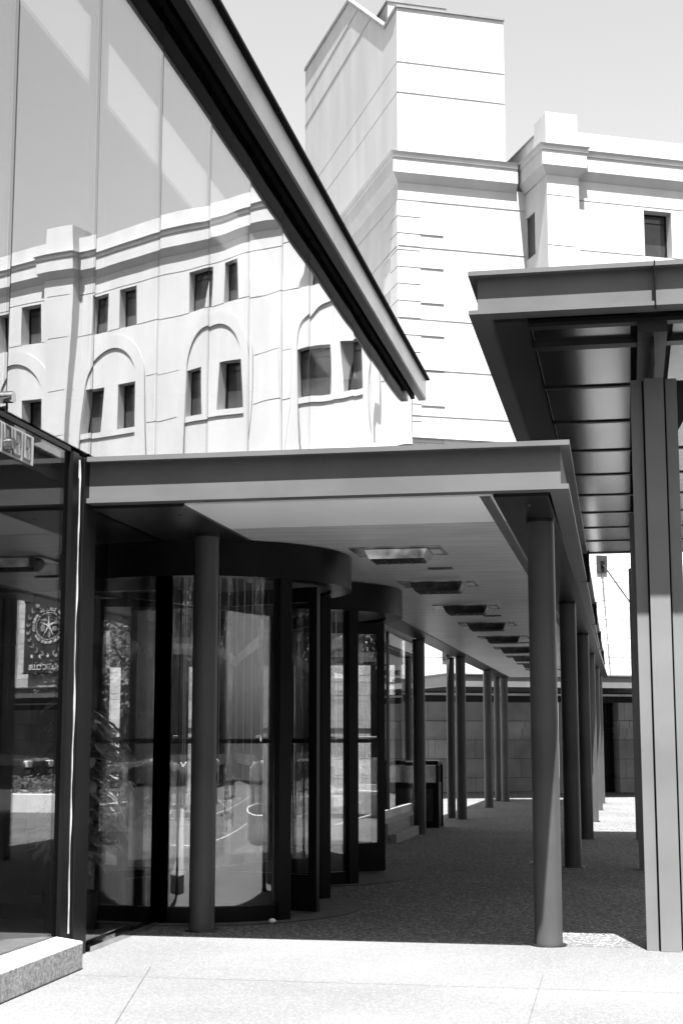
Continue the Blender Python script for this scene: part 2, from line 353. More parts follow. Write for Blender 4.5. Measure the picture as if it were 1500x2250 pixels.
# key-pattern frieze just inside the glass
fr = HB().box(GX + .002, GX + .014, 6.2, 8.38, 2.98, 3.155).build('key_frieze', 'caulk', hall)
fk = MB()
for k in range(14):
    y = 8.33 - k*.15; z = 2.992
    for (a, b, c, d) in ((0, .12, .0, .014), (.106, .12, .014, .15), (.0, .014, .06, .15), (.014, .075, .136, .15), (.061, .075, .07, .136), (.035, .061, .07, .084)):
        fk.box(.0145, .019, y - 16 - b, y - 16 - a, z + c, z + d)
fk.build('key_pattern', 'joint', fr)
for y, z in ((7.93, 3.30), (7.95, 3.03)):
    so = HB(); so.tube([(GX + .0, y, z), (GX + .07, y, z)], .035, 16); so.build('glass_fitting', 'chrome', hall, smooth=40)

# granite kerb under the corner glazing
kb = MB(); kb.prism([(GX + .0005, -4.5), (-3.12, -4.5), (-3.235, 8.82), (GX + .0005, 9.0)], 0, .165)
tag(kb.build('granite_kerb', 'granite', bevel=.012), 'rough speckled granite kerb under the lower glass at the bottom left corner', 'kerb')

# ------------------------------------------------------------------ revolving doors
def revolving_door(yc, label, a0):
    t = thing('revolving_door', label, 'revolving door', (GX, yc, 0), 0, 'revolving doors under the canopy')
    Rr = 1.16
    MB().arcwall(0, 0, Rr - .10, Rr + .07, 0, 2*math.pi, 2.60, 2.875, 64).build('drum', 'dark', t, smooth=40)
    MB().cyl(0, 0, 2.62, 2.66, Rr - .102, 48).build('drum_ceiling', 'grey', t)
    for sgn in (-1, 1):
        for base in (0, math.pi):
            A0, A1 = base + sgn*R(46), base + sgn*R(87)
            MB().arcwall(0, 0, Rr - .02, Rr - .008, A0, A1, .12, 2.60, 20).build('curved_glass', 'door', t, smooth=40)
            MB().arcwall(0, 0, Rr - .045, Rr + .02, A0, A1, 0, .12, 20).build('curved_rail', 'dark', t, smooth=40)
            for ang in (base + sgn*R(43), base + sgn*R(90)):
                c = (math.cos(ang)*Rr, math.sin(ang)*Rr, 0)
                MB().obox(c, (math.cos(ang), math.sin(ang), 0), (-math.sin(ang), math.cos(ang), 0), .05, .055, 0, 2.60).build('post', 'dark', t)
    MB().cyl(0, 0, 0, 2.6, .045, 16).build('centre_shaft', 'dark', t, smooth=40)
    for k in range(4):
        a = a0 + k*math.pi/2; ux = Vector((math.cos(a), math.sin(a), 0)); uy = Vector((-math.sin(a), math.cos(a), 0))
        lf = MB()
        for r0_, r1_, z0, z1 in ((.05, .11, .02, 2.58), (Rr - .13, Rr - .055, .02, 2.58), (.11, Rr - .13, .02, .30), (.11, Rr - .13, 2.46, 2.58)):
            lf.obox(ux*((r0_ + r1_)/2), ux, uy, (r1_ - r0_)/2, .025, z0, z1)
        l = lf.build('door_leaf', 'dark', t)
        MB().obox(ux*((.11 + Rr - .13)/2), ux, uy, (Rr - .24)/2, .006, .30, 2.46).build('leaf_glass', 'door', l)
        pb = MB(); pb.tube([ux*.13 + uy*.06 + Vector((0, 0, 1.345)), ux*(Rr - .14) + uy*.06 + Vector((0, 0, 1.345))], .02, 10)
        for q in (.2, Rr - .2): pb.tube([ux*q + uy*.02 + Vector((0, 0, 1.345)), ux*q + uy*.06 + Vector((0, 0, 1.345))], .012, 8)
        pb.build('push_bar', 'dark', l, smooth=40)
    MB().cyl(0, 0, .004, .008, Rr + .16, 48).build('floor_disc', 'apron', t)
    return t
revolving_door(12.25, 'nearer black revolving door with round drum head and curved glass', R(-19))
revolving_door(15.2, 'farther black revolving door, half hidden behind the nearer drum', R(30))

# ------------------------------------------------------------------ low canopy
CH = [(.060, 3.2), (.060, 3.168), (0, 3.168), (0, 2.925), (.05, 2.925), (.05, 2.893), (-.07, 2.893), (-.07, 3.2)]
lc = thing('entrance_canopy', 'long low flat steel canopy with pale soffit leading away past the revolving doors', 'canopy', (0, 0, 0))
MB().sweep([(GX + .022, 9.325), (-.372, 9.325)] + [(-.372 - .2*i/6, 9.325 + 27.9*i/6) for i in range(1, 7)], CH).build('fascia_beam', 'steel', lc)
MB().sweep([(-3.13, 37.2), (-3.13, 17.0)], CH).build('fascia_beam', 'steel', lc)
MB().box(-.80, -.46, 9.40, 37.2, 2.872, 2.91).build('edge_plate', 'beam', lc)
MB().box(-3.10, -2.83, 17.0, 37.2, 2.872, 2.91).build('edge_plate', 'beam', lc)
MB().box(GX + .012, -2.83, 9.40, 17.0, 2.872, 2.91).build('edge_plate', 'beam', lc)
MB().prism([(GX + .012, 9.4), (-.45, 9.4), (-.62, 37.2), (-3.06, 37.2), (-3.06, 17), (GX + .012, 17)], 3.15, 3.19).build('roof_deck', 'matte', lc)
MB().box(-2.83, -.8, 9.40, 37.2, 2.925, 2.95).build('soffit_backing', 'joint', lc)
ys = [9.40, 10.58, 15.92, 21.2, 26.4, 31.4, 37.2]
for a, b in zip(ys, ys[1:]): MB().box(-2.828, -.803, a + .012, b - .012, 2.885, 2.924).build('soffit_panel', 'soffit' if a > 10 else 'frontpanel', lc)  # front panel coloured whiter for the light bounced up from the forecourt
for y in (13.2, 15.86):
    pass
MB().ext([(-.95, 2.90), (-.82, 2.90), (-.82, 2.875), (-.84, 2.872)], 'y', 9.42, 37.1).build('soffit_trim', 'steel', lc)

def heater():
    t = thing('ceiling_heater', '', 'heater', (0, 0, 0), 0, 'heaters in the canopy soffit')
    MB().box(-.37, .37, -.28, .28, 2.872, 2.884).build('flange_plate', 'heat', t)
    def ring(hx, hy, z): return [(-hx, -hy, z), (hx, -hy, z), (hx, hy, z), (-hx, hy, z)]
    MB().loft([ring(.255, .20, 2.871), ring(.22, .16, 2.80)]).build('housing', 'heat', t)
    gr = MB()
    for k in range(9): gr.box(-.205, .205, -.15 + k*.036, -.15 + k*.036 + .012, 2.792, 2.799)
    for k in range(5): gr.box(-.205 + k*.1, -.195 + k*.1, -.15, .15, 2.786, 2.7915)
    gr.build('grille', 'grille', t)
    lm = MB()
    for yy in (-.06, .06): lm.tube([(-.19, yy, 2.806), (.19, yy, 2.806)], .012, 8)
    lm.build('lamp_tube', 'lampglass', t)
    MB().box(.27, .345, -.12, .12, 2.866, 2.8715).build('cover_plate', 'white', t)
    return t
ORD = ['first', 'second', 'third', 'fourth', 'fifth', 'sixth', 'seventh', 'eighth', 'ninth', 'tenth']
h0 = heater()
for k in range(9):
    loc = (-1.80, 12.05 + 2.64*k, 0); lab = ('nearest metal heater panel in the pale canopy soffit' if k == 0 else ORD[k] + ' metal heater from the front in the canopy soffit row')
    if k == 0: h0.location = loc; h0['label'] = lab
    else: dup(h0, loc, lab)
v0 = thing('soffit_vent', 'small slotted vent in the soffit behind the nearest heater', 'vent', (-1.62, 13.35, 0), 0, 'small vents in the canopy soffit')
MB().box(-.11, .11, -.04, .04, 2.872, 2.884).build('vent_plate', 'steel', v0); MB().box(-.09, .05, -.02, .02, 2.868, 2.8715).build('slot', 'grille', v0)
for k, lab in ((1, 'small slotted vent in the soffit between the third and fourth heaters'), (2, 'small slotted vent in the soffit between the fifth and sixth heaters')):
    dup(v0, (-1.62, 13.35 + 5.28*k, 0), lab)

for y in (14.9, 20.5, 26.1, 31.7):
    x = -.372 - .2*(y - 9.325)/27.9
    MB().box(x - .004, x + .078, y - .004, y + .004, 2.89, 3.203).build('fascia_joint', 'dark', lc)
for k in range(7):
    MB().cyl(-.60, 9.75 + 4.2*k, 2.862, 2.872, .012, 8).build('bolt', 'steel', lc); MB().cyl(-2.96, 9.75 + 4.2*k, 2.862, 2.872, .012, 8).build('bolt', 'steel', lc)
# round columns
def column(x, y, label, r=.093):
    z = gz(y); t = thing('canopy_column', label, 'column', (x, y, z), 0, 'round columns carrying the low canopy')
    MB().cyl(0, 0, 0, 2.872 - z, r, 40).build('shaft', 'column', t, smooth=40)
    MB().cyl(0, 0, .0, .010, r + .03, 40, r + .026).build('base_ring', 'beam', t)
    MB().cyl(0, 0, 2.845 - z, 2.8715 - z, r + .004, 40).build('cap_ring', 'beam', t)
    return t
rows = [(-.562, 10.41), (-.63, 16.84), (-.62, 21.97), (-.645, 27.0), (-.66, 32.0), (-.67, 35.9)]
for k, (x, y) in enumerate(rows):
    column(x, y, ('front right round steel column, lower half in sunlight' if k == 0 else ORD[k] + ' round column in the right-hand row under the low canopy'))
rowl = [(-3.048, 10.73), (-3.10, 22.7), (-2.99, 27.5), (-2.99, 32.9), (-2.93, 36.6)]
for k, (x, y) in enumerate(rowl):
    column(x, y, ('front left round grey column standing before the nearer revolving door' if k == 0 else ORD[k] + ' round column in the left-hand row under the low canopy'))
for (x, y, lab) in ((-3.22, 27.9, 'thin round column close behind the third left-hand canopy column'), (-3.13, 36.9, 'thin round column close behind the last left-hand canopy column')):
    column(x, y, lab, .075)

# ------------------------------------------------------------------ tall canopy on the right
TF = 9.52
tc_ = thing('tall_canopy', 'higher flat steel canopy with glossy dark soffit panels at the right', 'canopy', (0, 0, 0))
TCH = [(.056, 4.405), (.056, 4.375), (0, 4.375), (0, 4.14), (.055, 4.14), (.055, 4.112), (-.10, 4.112), (-.10, 4.405)]
MB().sweep([(-.90, 22.3), (-.90, TF + .07), (1.36, TF + .07), (1.36, 22.3)], TCH).build('fascia_beam', 'steel', tc_)
MB().box(-.80, 1.26, TF + .17, 22.3, 4.33, 4.36).build('roof_deck', 'beam', tc_)
for x0, x1 in ((-.80, -.58), (1.07, 1.26)): MB().box(x0, x1, TF + .17, 22.25, 4.09, 4.13).build('edge_plate', 'beam', tc_)
MB().box(-.575, 1.065, TF + .17, 22.25, 4.076, 4.10).build('soffit_backing', 'matte', tc_)
MB().box(-.575, 1.065, TF + .172, TF + .262, 4.05, 4.0755).build('edge_plate', 'beam', tc_)
by = [10.2 + 1.32*k for k in range(10)]
for a, b in zip([TF + .2] + by, by + [22.3]):
    if b - a < .2: continue
    for x0, x1 in ((-.56, .09), (.36, 1.05)):
        MB().box(x0, x1, a + (.07 if a < 10.3 else .034), b - (.07 if b < 10.3 else .034), 4.062, 4.0755).build('soffit_panel', 'panel', tc_, bevel=.004)
for k, y in enumerate(by):
    MB().box(-.575, 1.065, y - (.06 if k == 0 else .028), y + (.06 if k == 0 else .028), (4.03 if k == 0 else 4.05), 4.159).build('cross_rib', 'beam', tc_)
MB().box(.13, .32, TF + .18, 22.2, 3.98, 4.159).build('spine_beam', 'beam', tc_)
MB().box(.215, .235, TF + .3, 22.2, 3.80, 3.98).build('spine_web', 'beam', tc_)
MB().box(.243, .250, TF - .002, TF + .071, 4.10, 4.408).build('fascia_joint', 'dark', tc_)
def icol(x, y, label):
    z = gz(y); t = thing('steel_column', label, 'column', (x, y, z), 0, 'built-up steel columns of the tall canopy')
    H = 3.80 - z
    MB().box(-.066, .066, -.155, -.14, 0, H).build('front_flange', 'isteel', t, bevel=.002)
    MB().box(-.012, .012, -.14, .14, 0, H).build('web', 'isteel', t)
    MB().box(-.155, -.078, -.11, .11, 0, H).build('side_flange', 'isteel', t, bevel=.002)
    MB().box(.078, .155, -.11, .11, 0, H).build('side_flange', 'isteel', t, bevel=.002)
    MB().box(-.066, .066, .14, .155, 0, H).build('rear_flange', 'isteel', t)
    MB().box(-.078, -.012, -.07, .07, 0, H).build('gap_shade_plate', 'dark', t); MB().box(.012, .078, -.07, .07, 0, H).build('gap_shade_plate', 'dark', t)  # black plates put the shadow of the flange gaps into colour
    MB().ext([(.155, H), (.36, H), (.155, H - .35)], 'y', -.02, .02).build('knee_plate', 'beam', t)
    return t
icol(.232, 10.38, 'nearest built-up steel column with a front flange, sunlit below, at the right edge')
icol(.225, 16.6, 'second steel column of the tall canopy, dark behind the nearest one')
icol(.215, 22.0, 'rear steel column at the far end of the tall canopy')

# ------------------------------------------------------------------ white civic building: local x along the front, local y away from the camera
PX, PY, AZ = -1.501, 44.131, R(25.7)
bd = thing('civic_building', 'large white stuccoed building with square tower, cornice, paired windows and stone base', 'building', (PX, PY, 0), AZ)
def front(x, d, z): return (x, -d, z)
S_END = 27.0
pairs = [4.05, 9.18, 14.2, 18.8, 23.6]
def op_u(c): return [(c - 1.26, c - .33), (c + .33, c + 1.26)]
holes = []
for c in pairs:
    for a, b in op_u(c): holes.append((a, b, 16.13, 17.6)); holes.append((a, b, 12.36, 14.02))
WD = -.25
zj = [17.68, 16.10, 14.12, 12.42]
xs = [.5, S_END]; zs = [10.3, 18.4]
for a, b, c, d in holes: xs += [a, b]; zs += [c, d]
for z in zj: zs += [z, z + .035]
pan = []
for c in pairs:
    xs += [c - 1.3, c + 1.3, c - 1.24, c + 1.24, c - 1.78, c + 1.78]; zs += [10.3, 12.1, 12.16]
for c in (6.45, 11.45, 21.0): xs += [c - .62, c + .62]
def wd(x, z):
    for a, b, c, d in holes:
        if a < x < b and c < z < d: return None
    d = WD
    inpan = any(c - 1.3 < x < c + 1.3 for c in pairs) and z < 12.16
    inarch = any(c - 1.78 < x < c + 1.78 for c in pairs)
    if inpan: return WD - .05 if z < 12.16 else WD
    for zj_ in zj:
        if zj_ < z < zj_ + .035:
            if zj_ > 15.9 or not inarch: return WD - .035
    if any(abs(x - c) < .62 for c in (6.45, 11.45, 21.0)) and z < 14.9: return WD + .025
    return d
relief('wall', 'stucco', bd, xs, zs, wd, front, back=WD - .42)
def window(a, b, c, d, dep, n=1):
    m = MB(); f = .05
    for q in ((a, a + f, c, d), (b - f, b, c, d), (a + f, b - f, c, c + f), (a + f, b - f, d - f, d)): m.box(q[0], q[1], -(dep + .06), -dep, q[2], q[3])
    m.box(a + f, b - f, -(dep + .04), -dep - .001, d - .30, d - .27)
    o = m.build('window', 'dark', bd)
    MB().box(a + f, b - f, -(dep + .025), -(dep + .015), c + f, d - f).build('pane', 'windowpane', o)
for a, b, c, d in holes: window(a, b, c, d, WD - .40)
# arched surrounds over the lower pairs
for c in pairs:
    m = MB(); n = 28; zc = 14.15; r0, r1 = 1.27, 1.74
    for i in range(n):
        a0_, a1_ = math.pi*i/n, math.pi*(i + 1)/n
        q = [(c + r*math.cos(a), zc + r*math.sin(a)) for r, a in ((r0, a0_), (r1, a0_), (r1, a1_), (r0, a1_))]
        m.loft([[(x, -(WD + .002), z) for x, z in q], [(x, -(WD + .06), z) for x, z in q]])
    for sx in (-1, 1):
        x0, x1 = sorted((c + sx*r0, c + sx*r1)); m.box(x0, x1, -(WD + .06), -(WD + .002), 10.3, zc)
    bmesh.ops.remove_doubles(m.bm, verts=m.bm.verts, dist=.0005)
    m.build('arch_surround', 'stucco', bd)
# pilasters, parapet and cornice of the wing
CORN = [(0, 18.32), (.04, 18.36), (.20, 18.58), (.20, 19.02), (.24, 19.06), (.24, 19.16), (.30, 19.22), (0, 19.30)]
PCORN = CORN
for c in (0.0, 16.6):
    relief('pilaster', 'stucco', bd, [c - .52, c + .52], [-.3, 10.3] + [18.4] + [z + e for z in zj for e in (0, .03)],
           lambda x, z: -.035 if any(a < z < a + .03 for a in zj) else 0.0, front)
    MB().box(c - .519, c + .519, .06, 1.0, 10.3, 18.4).build('pilaster', 'stucco', bd)
    for sx in ((-1, 1) if c else (1,)):
        MB().box(*sorted((c + sx*.52, c + sx*.4)), .0005, .3, 10.3, 18.4).build('pilaster_side', 'stucco', bd)
    MB().box(c - .52, c + .52, 0, .9, 19.22, 20.34).build('parapet_block', 'stucco', bd, bevel=.01)
# cornice path: runs left to right with outward on the right of travel (towards the camera, local -y)
path = [(-.62, 1.3), (-.62, .0), (.52, .0), (.52, .25), (16.08, .25), (16.08, 0), (17.12, 0), (17.12, .25), (S_END, .25)]
path[0] = (-.53, 1.75); path[1] = (-.53, 0)
MB().sweep(path, CORN).build('cornice', 'stucco', bd)
MB().box(.52, S_END, .25, .6, 19.2, 19.9).build('parapet', 'stucco', bd)
MB().box(-.52, -.25, .9, 5.5, 19.2, 19.9).build('parapet', 'stucco', bd)
MB().box(-.55, -.22, .92, 5.5, 19.9, 19.95).build('coping', 'coping', bd)
MB().box(-.52, S_END, .8, 12, 18.3, 19.25).build('roof', 'grey', bd)
# side face of the wing with its narrow window
relief('wall', 'stucco', bd, [-1.75, -1.70, -.30, 0.0], [10.3, 16.15, 17.5, 18.4], lambda x, z: None if (-1.70 < x < -.30 and 16.15 < z < 17.5) else 0, lambda x, d, z: (-.52 + d, -x, z), back=.35)
MB().box(-.47, -.44, .301, 1.699, 16.151, 17.499).build('window', 'lobby', bd)
# tower
T0, T1, TB = -4.70, -1.15, 1.75
tj = [22.24, 21.24]
relief('tower_wall', 'stucco', bd, [T0, T1], [19.2, 24.05] + [z + e for z in tj for e in (-.03, .03)], lambda x, z: -.03 - TB if any(abs(z - a) < .03 for a in tj) else -TB, front)
qz = [17.76 - .533*k for k in range(14)]
lj = [17.76, 16.28, 14.0, 12.42, 11.0]
tzs = [10.3, 18.4] + [z + e for z in qz for e in (-.02, .02)] + [z + e for z in lj for e in (-.03, .03)]
txs = [T0 - .03, T0, T0 + .70, T0 + 1.45, T0 + 1.9, T0 + 1.94, T0 + 2.75, T0 + 2.79, -.3]
def td(x, z):
    k = sum(1 for q in qz if z < q)          # course number counted from the top
    groove = any(abs(z - q) < .02 for q in qz)
    L = T0 + (1.45 if k % 2 == 0 else .70)
    if x < T0: return None if (groove or k < 1 or z > 17.7) else -TB + .03
    if any(abs(z - q) < .03 for q in lj): return -TB - .02
    if x < T0 + .70 and groove: return -TB + .0
    if x < L and k >= 1: return -TB + .03
    return -TB
relief('tower_wall', 'stucco', bd, txs, tzs, td, front, back=-TB)
# tower left face: local y from 1.75 back to 14
def left(y, d, z): return (T0 - d, y, z)
def ld(y, z):
    k = sum(1 for q in qz if z < q); groove = any(abs(z - q) < .02 for q in qz); u = y - TB
    if u < 0: return None if (groove or k < 1 or z > 17.7) else .03
    L = (.70 if k % 2 == 0 else 1.45)
    if u < .70 and groove: return 0
    if any(abs(z - q) < .03 for q in lj): return -.03
    if u < L and k >= 1: return .03
    return 0
relief('tower_wall', 'stucco', bd, [TB - .03, TB, TB + .7, TB + 1.45, 13.9], tzs, ld, left, back=0)
# upper left face with the sloping parapet notch and drip joints
lf = MB()
prof = [(TB, 24.05), (TB + 1.3, 24.0), (TB + 5.7, 27.1), (13.9, 27.45)]
jz = [21.24, 22.24]
def topz(y):
    for (a, za), (b, zb) in zip(prof, prof[1:]):
        if a <= y <= b: return za + (zb - za)*(y - a)/(b - a)
yl = [TB, TB + 1.3, TB + 5.7, 13.9]
def quad(y0, y1, f0, f1, dx): lf.bm.faces.new([lf.bm.verts.new((T0 + dx, y, z)) for y, z in ((y0, f0(y0)), (y1, f0(y1)), (y1, f1(y1)), (y0, f1(y0)))])
for y0, y1 in zip(yl, yl[1:]):
    bands = [lambda y: 19.2, lambda y: 21.22, lambda y: 21.26, lambda y: 22.22, lambda y: 22.26, topz]
    for i in range(5): quad(y0, y1, bands[i], bands[i+1], .03 if i in (1, 3) else 0)
for z in (21.22, 21.26, 22.22, 22.26): lf.bm.faces.new([lf.bm.verts.new(p) for p in ((T0, TB, z), (T0 + .03, TB, z), (T0 + .03, 13.9, z), (T0, 13.9, z))])
lf.bm.faces.new([lf.bm.verts.new(p) for p in ((T0, 13.9, 19), (T0 + 3.5, 13.9, 19), (T0 + 3.5, 13.9, 27.45), (T0, 13.9, 27.45))])
lf.build('tower_wall', 'stucco', bd)
for z, y0 in ((26.2, TB + 4.5), (25.1, TB + 2.95)): MB().box(T0 - .012, T0 - .0005, y0, 13.9, z - .02, z + .02).build('drip_joint', 'coping', bd)
# copings of the tower
MB().box(T0 - .04, T1 + .03, TB - .05, TB + .12, 24.05, 24.12).build('coping', 'coping', bd)
for (a, za), (b, zb) in zip(prof[0:], prof[1:]):
    MB().loft([[(T0 - .05, y, z - .06), (T0 + .18, y, z - .06), (T0 + .18, y, z + .07), (T0 - .05, y, z + .07)] for y, z in ((a + (.121 if a == TB else 0), za), (b, zb))]).build('coping', 'coping', bd)
MB().box(T0 + .1, T1, TB + .4, 13.9, 19.2, 23.4).build('tower_core', 'stucco', bd)
MB().box(T1 - .2, T1 - .0005, TB + .04, 13.9, 19.2, 24.05).build('tower_wall', 'stucco', bd)
ph = MB().box(-4.2, -2.2, TB + 2.6, TB + 7, 23.4, 25.6).build('roof_penthouse', 'stucco', bd)
MB().box(-4.25, -2.15, TB + 2.55, TB + 7.05, 25.6, 25.68).build('coping', 'coping', ph)
lv = MB()
for k in range(6): lv.box(-3.9, -3.2, TB + 2.56, TB + 2.599, 24.3 + k*.13, 24.37 + k*.13)
lv.build('louvre', 'dark', ph)
MB().sweep([(T0, 13.9), (T0, TB), (-.83, TB)], CORN).build('cornice', 'stucco', bd)
MB().box(-1.15, -.52, TB + .02, 9, 18.3, 19.3).build('roof', 'grey', bd)
MB().box(-1.15, -.25, 5.5, 5.8, 19.0, 20.4).build('parapet', 'stucco', bd)
MB().box(-1.12, -.2, 5.46, 5.84, 20.4, 20.46).build('coping', 'coping', bd)
# stone base with courses, moulding and gate opening
sc = [-.1, .36, .62, 1.08]
def base(x0, x1, plane, gate=None, seed=1):
    rnd = random.Random(seed)
    zs_ = [-.4, 10.3, 1.45, 1.70, 1.90, 2.0]; zl = [.36, .82, 1.44, 2.62, 3.2, 3.75, 4.3, 4.85, 5.4, 5.95, 6.5, 7.05, 7.6, 8.15, 8.7, 9.25, 9.8]
    for z in zl: zs_ += [z, z + .018]
    xs_ = [x0, x1]; vj = []
    x = x0 + .45
    while x < x1 - .3: vj.append(x); xs_ += [x, x + .014]; x += .62
    if gate: xs_ += [gate[0], gate[1]]; zs_ += [gate[2]]
    def dd(x, z):
        if gate and gate[0] < x < gate[1] and z < gate[2]: return None
        if 1.70 < z < 1.90: return plane + .10
        if 1.45 < z < 1.70: return plane + .04
        for q in zl:
            if q < z < q + .018: return plane - .02
        row = sum(1 for q in zl if z > q)
        for i, q in enumerate(vj):
            if q < x < q + .014 and (i % 2 == row % 2): return plane - .02
        return plane
    relief('stone_base', 'ashlar', bd, xs_, zs_, dd, front, back=plane - .5)
    MB().box(x0, x1, -(plane + .14), -(plane - .02), 10.3, 10.46).build('stone_ledge', 'stone', bd)
base(-24, -.53, -1.62, None, 1)
base(.53, S_END, -.12, (.72, 1.42, 2.45), 2)
gt = MB()
for k in range(9): gt.box(.74 + k*.08, .76 + k*.08, .50, .53, -.15, 2.4)
for z in (-.1, .3, 1.5, 1.75, 2.38): gt.box(.72, 1.42, .49, .54, z, z + .05)
gt.build('gate', 'dark', bd)
MB().box(.5, 1.6, .62, .66, -.4, 2.6).build('gate_backing', 'lobby', bd)
MB().box(-24, -.55, 1.66, 9, 10.2, 10.29).build('roof', 'stone', bd)
MB().box(-24, -23.9, 1.7, 9, -.4, 10.2).build('stone_base', 'stone', bd)

# ------------------------------------------------------------------ low canopy along the stone base
NF = 5.0

fc = thing('wall_canopy', 'dark flat steel canopy running along the stone base at the far end', 'canopy', (PX, PY, 0), AZ)
FCH = [(.060, 3.0), (.060, 2.968), (0, 2.968), (0, 2.70), (.05, 2.70), (.05, 2.67), (-.07, 2.67), (-.07, 3.0)]
MB().sweep([(-5.6, -.6), (-5.6, -NF), (24, -NF)], FCH).build('fascia_beam', 'steel', fc)
MB().box(-5.5, 24, -NF + .08, -.05, 2.93, 2.97).build('roof_deck', 'beam', fc)
MB().box(-5.5, -.6, -.049, 1.5, 2.93, 2.97).build('roof_deck', 'beam', fc)
MB().box(-5.5, 24, -NF + .08, -.35, 2.70, 2.73).build('soffit', 'beam', fc)
MB().box(-5.5, 24, -.48, -.36, 2.42, 2.70).build('rear_beam', 'beam', fc)
MB().box(-5.5, 24, -.52, -.485, 2.60, 2.66).build('lit_edge_strip', 'white', fc)  # white paint standing in for the lit line at the canopy's rear edge
for (x, zt, lab) in ((1.0, 6.5, 'thin steel tie rod running from a dark square wall plate down to the far canopy'), (-3.3, 3.95, 'short tie rod with a small dark plate above the left end of the far canopy')):
    t = thing('tie_rod', lab, 'tie rod', (PX, PY, 0), AZ, 'tie rods holding the far canopy')
    yw = .12 if x > 0 else 1.62
    MB().box(x - .16, x + .16, yw - .06, yw - .0, zt - .24, zt + .24).build('wall_plate', 'plate', t)
    MB().tube([(x, yw - .06, zt), (x + .0, -NF + .3, 3.0)], .022, 10).build('rod', 'beam', t)
    MB().cyl(x, yw - .09, zt - .07, zt + .07, .06, 12).build('shackle', 'dark', t)

# ------------------------------------------------------------------ banner on the far pilaster (seen in the glass)
bn = thing('club_banner', 'black club banner with oval star emblem, laurel wreath and stars on the white wall', 'banner', (PX, PY, 0), AZ)
BX, BZ0, BZ1, BY = 16.42, 3.75, 6.35, -.16
cloth = MB(); nx = 24
cloth.loft([[(BX - 1.3 + 2.6*i/nx, BY + .015*math.sin(i*.9), z) for i in range(nx + 1)] + [(BX - 1.3 + 2.6*i/nx, BY + .03 + .015*math.sin(i*.9), z) for i in range(nx, -1, -1)] for z in (BZ0, BZ1)])
cl = cloth.build('cloth', 'banner', bn)
MB().tube([(BX - 1.36, BY + .015, BZ1), (BX + 1.36, BY + .015, BZ1)], .03, 8).build('rail', 'dark', bn)
MB().tube([(BX - 1.36, BY + .015, BZ0), (BX + 1.36, BY + .015, BZ0)], .025, 8).build('rail', 'dark', bn)
MB().box(BX - 1.2, BX - 1.1, BY + .02, .0, BZ1 - .03, BZ1 + .03).build('bracket', 'dark', bn); MB().box(BX + 1.1, BX + 1.2, BY + .02, .2, BZ1 - .03, BZ1 + .03).build('bracket', 'dark', bn)
YP = BY - .03
def text_mesh(s, size):
    cu = bpy.data.curves.new('lettering', 'FONT'); cu.body = s; cu.size = size; cu.align_x = 'CENTER'; cu.align_y = 'CENTER'; cu.extrude = .003; cu.offset = .004
    o = bpy.data.objects.new('lettering', cu); COL.objects.link(o); bpy.context.view_layer.update()
    me = bpy.data.meshes.new_from_object(o.evaluated_get(bpy.context.evaluated_depsgraph_get())); bpy.data.objects.remove(o); bpy.data.curves.remove(cu)
    return me
def letters(items, name, mat):
    bm = bmesh.new()
    for s, size, x, z, rot in items:
        me = text_mesh(s, size); k = len(bm.verts); bm.from_mesh(me); bm.verts.ensure_lookup_table()
        Mx = Matrix.Translation((x, YP, z)) @ Matrix.Rotation(-rot, 4, 'Y') @ Matrix.Rotation(R(90), 4, 'X')
        for v in bm.verts[k:]: v.co = Mx @ v.co
        bpy.data.meshes.remove(me)
    me = bpy.data.meshes.new(name); bm.to_mesh(me); bm.free(); me.materials.append(M[mat])
    o = bpy.data.objects.new(name, me); COL.objects.link(o); o.parent = bn; return o
EX, EZ, ER, EQ = BX, 5.42, .78, .60
items = []
top = 'PLATINUM CLUB OF AMERICA'
for i, ch in enumerate(top):
    if ch == ' ': continue
    a = R(192 - 204*i/(len(top) - 1)); items.append((ch, .155, EX + (ER)*math.cos(a), EZ + (EQ)*math.sin(a), math.atan2(math.sin(a)/EQ, math.cos(a)/ER) - R(90)))
bot = '5 STAR PRIVATE CLUB'
for i, ch in enumerate(bot):
    if ch == ' ': continue
    a = R(214 + 112*i/(len(bot) - 1)); items.append((ch, .14, EX + ER*math.cos(a), EZ + EQ*math.sin(a), math.atan2(math.sin(a)/EQ, math.cos(a)/ER) + R(90)))
items.append(('ATHLETIC CLUB', .27, BX, BZ0 + .20, 0))
letters(items, 'lettering', 'print_')
def star_poly(cx, cz, r, ri): return [(cx + (r if k % 2 == 0 else ri)*math.sin(math.pi*k/5), cz + (r if k % 2 == 0 else ri)*math.cos(math.pi*k/5)) for k in range(10)]
em = MB()
def flat(poly, y0=None, th=.004):
    y0 = YP if y0 is None else y0
    em.loft([[(x, y0, z) for x, z in poly], [(x, y0 + th, z) for x, z in poly]])
n = 48
for i in range(n):
    a, b = 2*math.pi*i/n, 2*math.pi*(i + 1)/n
    flat([(EX + .66*math.cos(a), EZ + .49*math.sin(a)), (EX + .64*math.cos(a), EZ + .475*math.sin(a)), (EX + .64*math.cos(b), EZ + .475*math.sin(b)), (EX + .66*math.cos(b), EZ + .49*math.sin(b))])
flat(star_poly(EX, EZ + .02, .46, .07), YP - .004)
for k in range(5): flat(star_poly(BX - .84 + .42*k, BZ0 + .60, .095, .042))
em.build('emblem', 'print_', bn)
em = MB()
